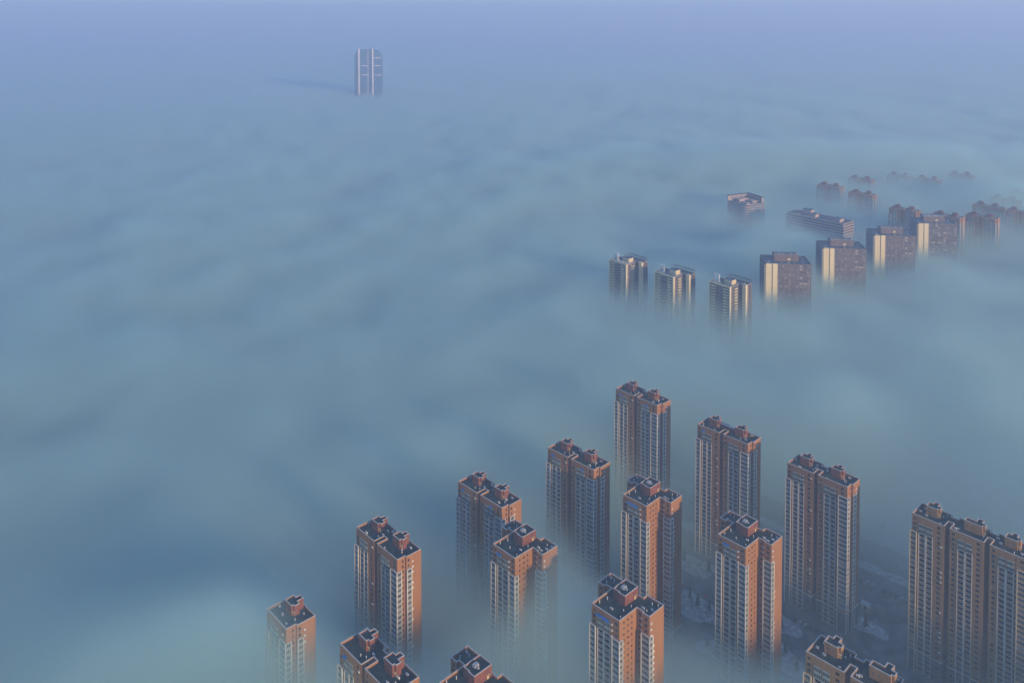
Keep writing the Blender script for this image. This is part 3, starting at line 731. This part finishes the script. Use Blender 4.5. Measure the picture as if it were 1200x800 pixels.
# ------------------------------------------------------------------ far towers whose tops break the fog
FG = 'far brick towers drowning in fog'
far = [((538, 1496), 'far twin-penthouse tower top in fog behind the long flat-roofed office'), ((618, 1558), 'far twin-penthouse tower top in fog, farther back than the pair behind the long office'), ((568, 1432), 'far twin-penthouse tower top just above the far end of the long flat-roofed office'), ((703, 1591), ''), ((740, 1558), ''), ((822, 1600), ''), ((587, 1319), 'far twin-penthouse tower standing clear of fog behind the gap between two cream-striped blocks'), ((633, 1279), 'far twin-penthouse tower partly hidden behind the block with bright window bands'), ((682, 1274), 'far twin-penthouse tower next in line past the bright-banded block'), ((729, 1342), ''), ((758, 1301), ''), ((785, 1392), ''), ((844, 1439), '')]
for k, ((x, y), lab) in enumerate(far):
    o = copy_tree((slabA, slabC)[k % 2]); place(o, (x, y, 0), -46 + R.uniform(-4, 4))
    tag(o, lab or 'far brick tower with only a blurred top showing above the fog', 'apartment tower', FG)

# ------------------------------------------------------------------ distant twin glass tower
tw = empty('twin_tower', (-588, 3500, 0), 0)
def half(x0, x1, shoulder):
    H = 248.0; r = 26; pts = []
    if shoulder == 'l': prof = [(x0, 0), (x1, 0), (x1, H)] + [(x0 + r * (1 - math.sin(t)), H - r * 1.3 * (1 - math.cos(t))) for t in [math.pi / 2 * k / 8 for k in range(9)]]
    else: prof = [(x0, 0), (x1, 0)] + [(x1 - r * (1 - math.sin(t)), H - r * 1.3 * (1 - math.cos(t))) for t in [math.pi / 2 * (8 - k) / 8 for k in range(9)]] + [(x0, H)]
    b = MB(); n = len(prof)
    b.v = [(x, -18, z) for x, z in prof] + [(x, 22, z) for x, z in prof]
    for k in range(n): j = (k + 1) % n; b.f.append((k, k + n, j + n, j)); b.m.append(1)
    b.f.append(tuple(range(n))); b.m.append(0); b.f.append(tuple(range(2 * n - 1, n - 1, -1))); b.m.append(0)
    return b
half(-56, 0, 'l').build('glass_body', [M['tower_glass'], M['tower_dark']], tw)
half(18, 54, 'r').build('glass_body', [M['tower_glass'], M['tower_dark']], tw)
b = MB(); b.box(0, 18, -10, 18, 0, 247); b.build('recessed_core', M['tower_dark'], tw)
b = MB(); b.box(-56.2, -38, -18.6, -17.9, 0, 218); b.build('shaded_side_panel', M['tower_dark'], tw)  # stands for the tower's dark side face, shade painted as a panel
for x in (-37, 19):
    b = MB(); b.box(x - 2.8, x + 2.8, -21, -17.5, 0, 249); b.build('pale_fin', M['pink_white'], tw)
b = MB(); b.box(-1.4, .4, -19, -17.6, 0, 247.5); b.build('edge_fin', M['pink_white'], tw)
for z in (140, 178):
    b = MB(); b.box(-28, -2, -19, -17.8, z, z + 3); b.build('pale_belt', M['pink_white'], tw)
for z in (140, 178, 210):
    b = MB(); b.box(28, 53, -19, -17.8, z, z + 3); b.build('pale_belt', M['pink_white'], tw)
b = MB()
for z in range(8, 246, 8): b.box(-38, -1.5, -18.25, -17.9, z, z + .8)
for z in range(8, 214, 8): b.box(22, 53.5, -18.25, -17.9, z, z + .8)
b.build('floor_line', M['tower_dark'], tw, 'stuff')
tag(tw, 'tall twin glass tower with rounded shoulders and pale fins rising alone from distant fog', 'skyscraper')

# ------------------------------------------------------------------ mountains on the horizon
b = MB(); rnd = random.Random(4); NX, NY = 200, 12; Y0 = 12000
ph = [rnd.uniform(0, 6.3) for _ in range(12)]
def ridge(x, y):
    e = sum(math.sin((x + .6 * y) * f + ph[k]) * a_ for k, (f, a_) in enumerate([(.0006, 1), (.0013, .6), (.0031, .5), (.0067, .35), (.014, .25), (.03, .12)]))
    return 480 + 17 * e + 26 * math.exp(-((x + 5700) / 1600) ** 2) - 30 * max(0, min(1, x / 4000))
for j in range(NY + 1):
    for i in range(NX + 1):
        x = -12000 + 24000 * i / NX; t_ = j / NY; y = Y0 + t_ * 2400
        pr = math.sin(math.pi * t_) ** .7 if 0 < j < NY else 0
        b.v.append((x, y, ridge(x, y) * pr * (1 - .08 * abs(math.sin(x * .006 + j * 2.1))) - 2))
for j in range(NY):
    for i in range(NX):
        q = j * (NX + 1) + i; b.f.append((q, q + 1, q + NX + 2, q + NX + 1)); b.m.append(0)
mt = b.build('mountains', M['mountain']); mt['kind'] = 'structure'

# ------------------------------------------------------------------ the sea of fog and the haze above it
def volume(name, col, aniso):
    m = bpy.data.materials.new(name); m.use_nodes = True; t = m.node_tree; t.nodes.clear()
    o = t.nodes.new('ShaderNodeOutputMaterial'); v = t.nodes.new('ShaderNodeVolumePrincipled'); t.links.new(v.outputs[0], o.inputs['Volume'])
    v.inputs['Color'].default_value = (*col, 1); v.inputs['Anisotropy'].default_value = aniso
    return m, t, v
FOG_TOP = 128
m, t, v = volume('fog', (.71, .97, .94), .3)
N = t.nodes.new; K = t.links.new
def mth(op, *a, clamp=False):
    n = N('ShaderNodeMath'); n.operation = op; n.use_clamp = clamp
    for i, x in enumerate(a):
        if isinstance(x, bpy.types.NodeSocket): K(x, n.inputs[i])
        else: n.inputs[i].default_value = x
    return n.outputs[0]
geo = N('ShaderNodeNewGeometry'); sx = N('ShaderNodeSeparateXYZ'); K(geo.outputs['Position'], sx.inputs[0])
PX, PY, PZ = sx.outputs
def noise(scale, stretch, detail, rot=0, rough=.5):
    mp = N('ShaderNodeMapping'); mp.inputs['Rotation'].default_value = (0, 0, math.radians(rot)); mp.inputs['Scale'].default_value = stretch; K(geo.outputs['Position'], mp.inputs[0])
    n = N('ShaderNodeTexNoise'); n.inputs['Scale'].default_value = scale; n.inputs['Detail'].default_value = detail; n.inputs['Roughness'].default_value = rough; K(mp.outputs[0], n.inputs['Vector']); return n.outputs[0]
def hollow(cx, cy, rx, ry, rot):
    """1 at the middle of an ellipse on the plan, falling softly to 0 at about twice its radii"""
    mp = N('ShaderNodeMapping'); mp.vector_type = 'TEXTURE'; mp.inputs['Location'].default_value = (cx, cy, 0)
    mp.inputs['Rotation'].default_value = (0, 0, math.radians(rot)); mp.inputs['Scale'].default_value = (rx * 2, ry * 2, 1e7)
    K(geo.outputs['Position'], mp.inputs[0])
    g = N('ShaderNodeTexGradient'); g.gradient_type = 'QUADRATIC_SPHERE'; K(mp.outputs[0], g.inputs[0]); return g.outputs['Fac']
n1 = noise(1 / 380, (1, .62, 1), 3, 25); n2 = noise(1 / 95, (1, .8, 1.3), 4, 25, .55)
top = mth('MULTIPLY_ADD', n1, 58, 24)
top = mth('MULTIPLY_ADD', n2, 54, top)
HOLLOWS = [(215, 535, 150, 105, -46, 105), (110, 530, 60, 60, -46, 40), (-70, 450, 40, 50, -46, 40)]
for cx, cy, rx, ry, rot, depth in HOLLOWS: top = mth('SUBTRACT', top, mth('MULTIPLY', hollow(cx, cy, rx, ry, rot), depth))
PLUMES = [(25, 455, 18, 34, -46, 45), (375, 1170, 75, 50, -10, 78), (-135, 400, 95, 60, 10, 60), (790, 1370, 170, 130, 0, 62), (-560, 1250, 70, 60, 0, 26), (620, 1750, 500, 250, 0, 90)]
for cx, cy, rx, ry, rot, rise in PLUMES: top = mth('ADD', top, mth('MULTIPLY', hollow(cx, cy, rx, ry, rot), rise))
d = mth('DIVIDE', mth('SUBTRACT', top, PZ), 42, clamp=True)
d = mth('MULTIPLY', mth('POWER', d, 1.6), .055)
mist = mth('MULTIPLY', mth('DIVIDE', mth('SUBTRACT', 80, PZ), 65, clamp=True), .0013)
edge = mth('DIVIDE', mth('SUBTRACT', FOG_TOP, PZ), 12, clamp=True)
K(mth('MULTIPLY', mth('ADD', d, mist), edge), v.inputs['Density'])
def vbox(name, x0, x1, y0, y1, z0, z1, m):
    b = MB(); b.box(x0, x1, y0, y1, z0, z1); o = b.build(name, m); o['kind'] = 'stuff'; return o
vbox('fog', -40000, 40000, -900, 42000, -1.2, FOG_TOP, m)
m, t, v = volume('haze', (.50, .68, 1.0), .15); v.inputs['Density'].default_value = 3.1e-4
vbox('haze', -46000, 46000, -3500, 46000, -2, 540, m)
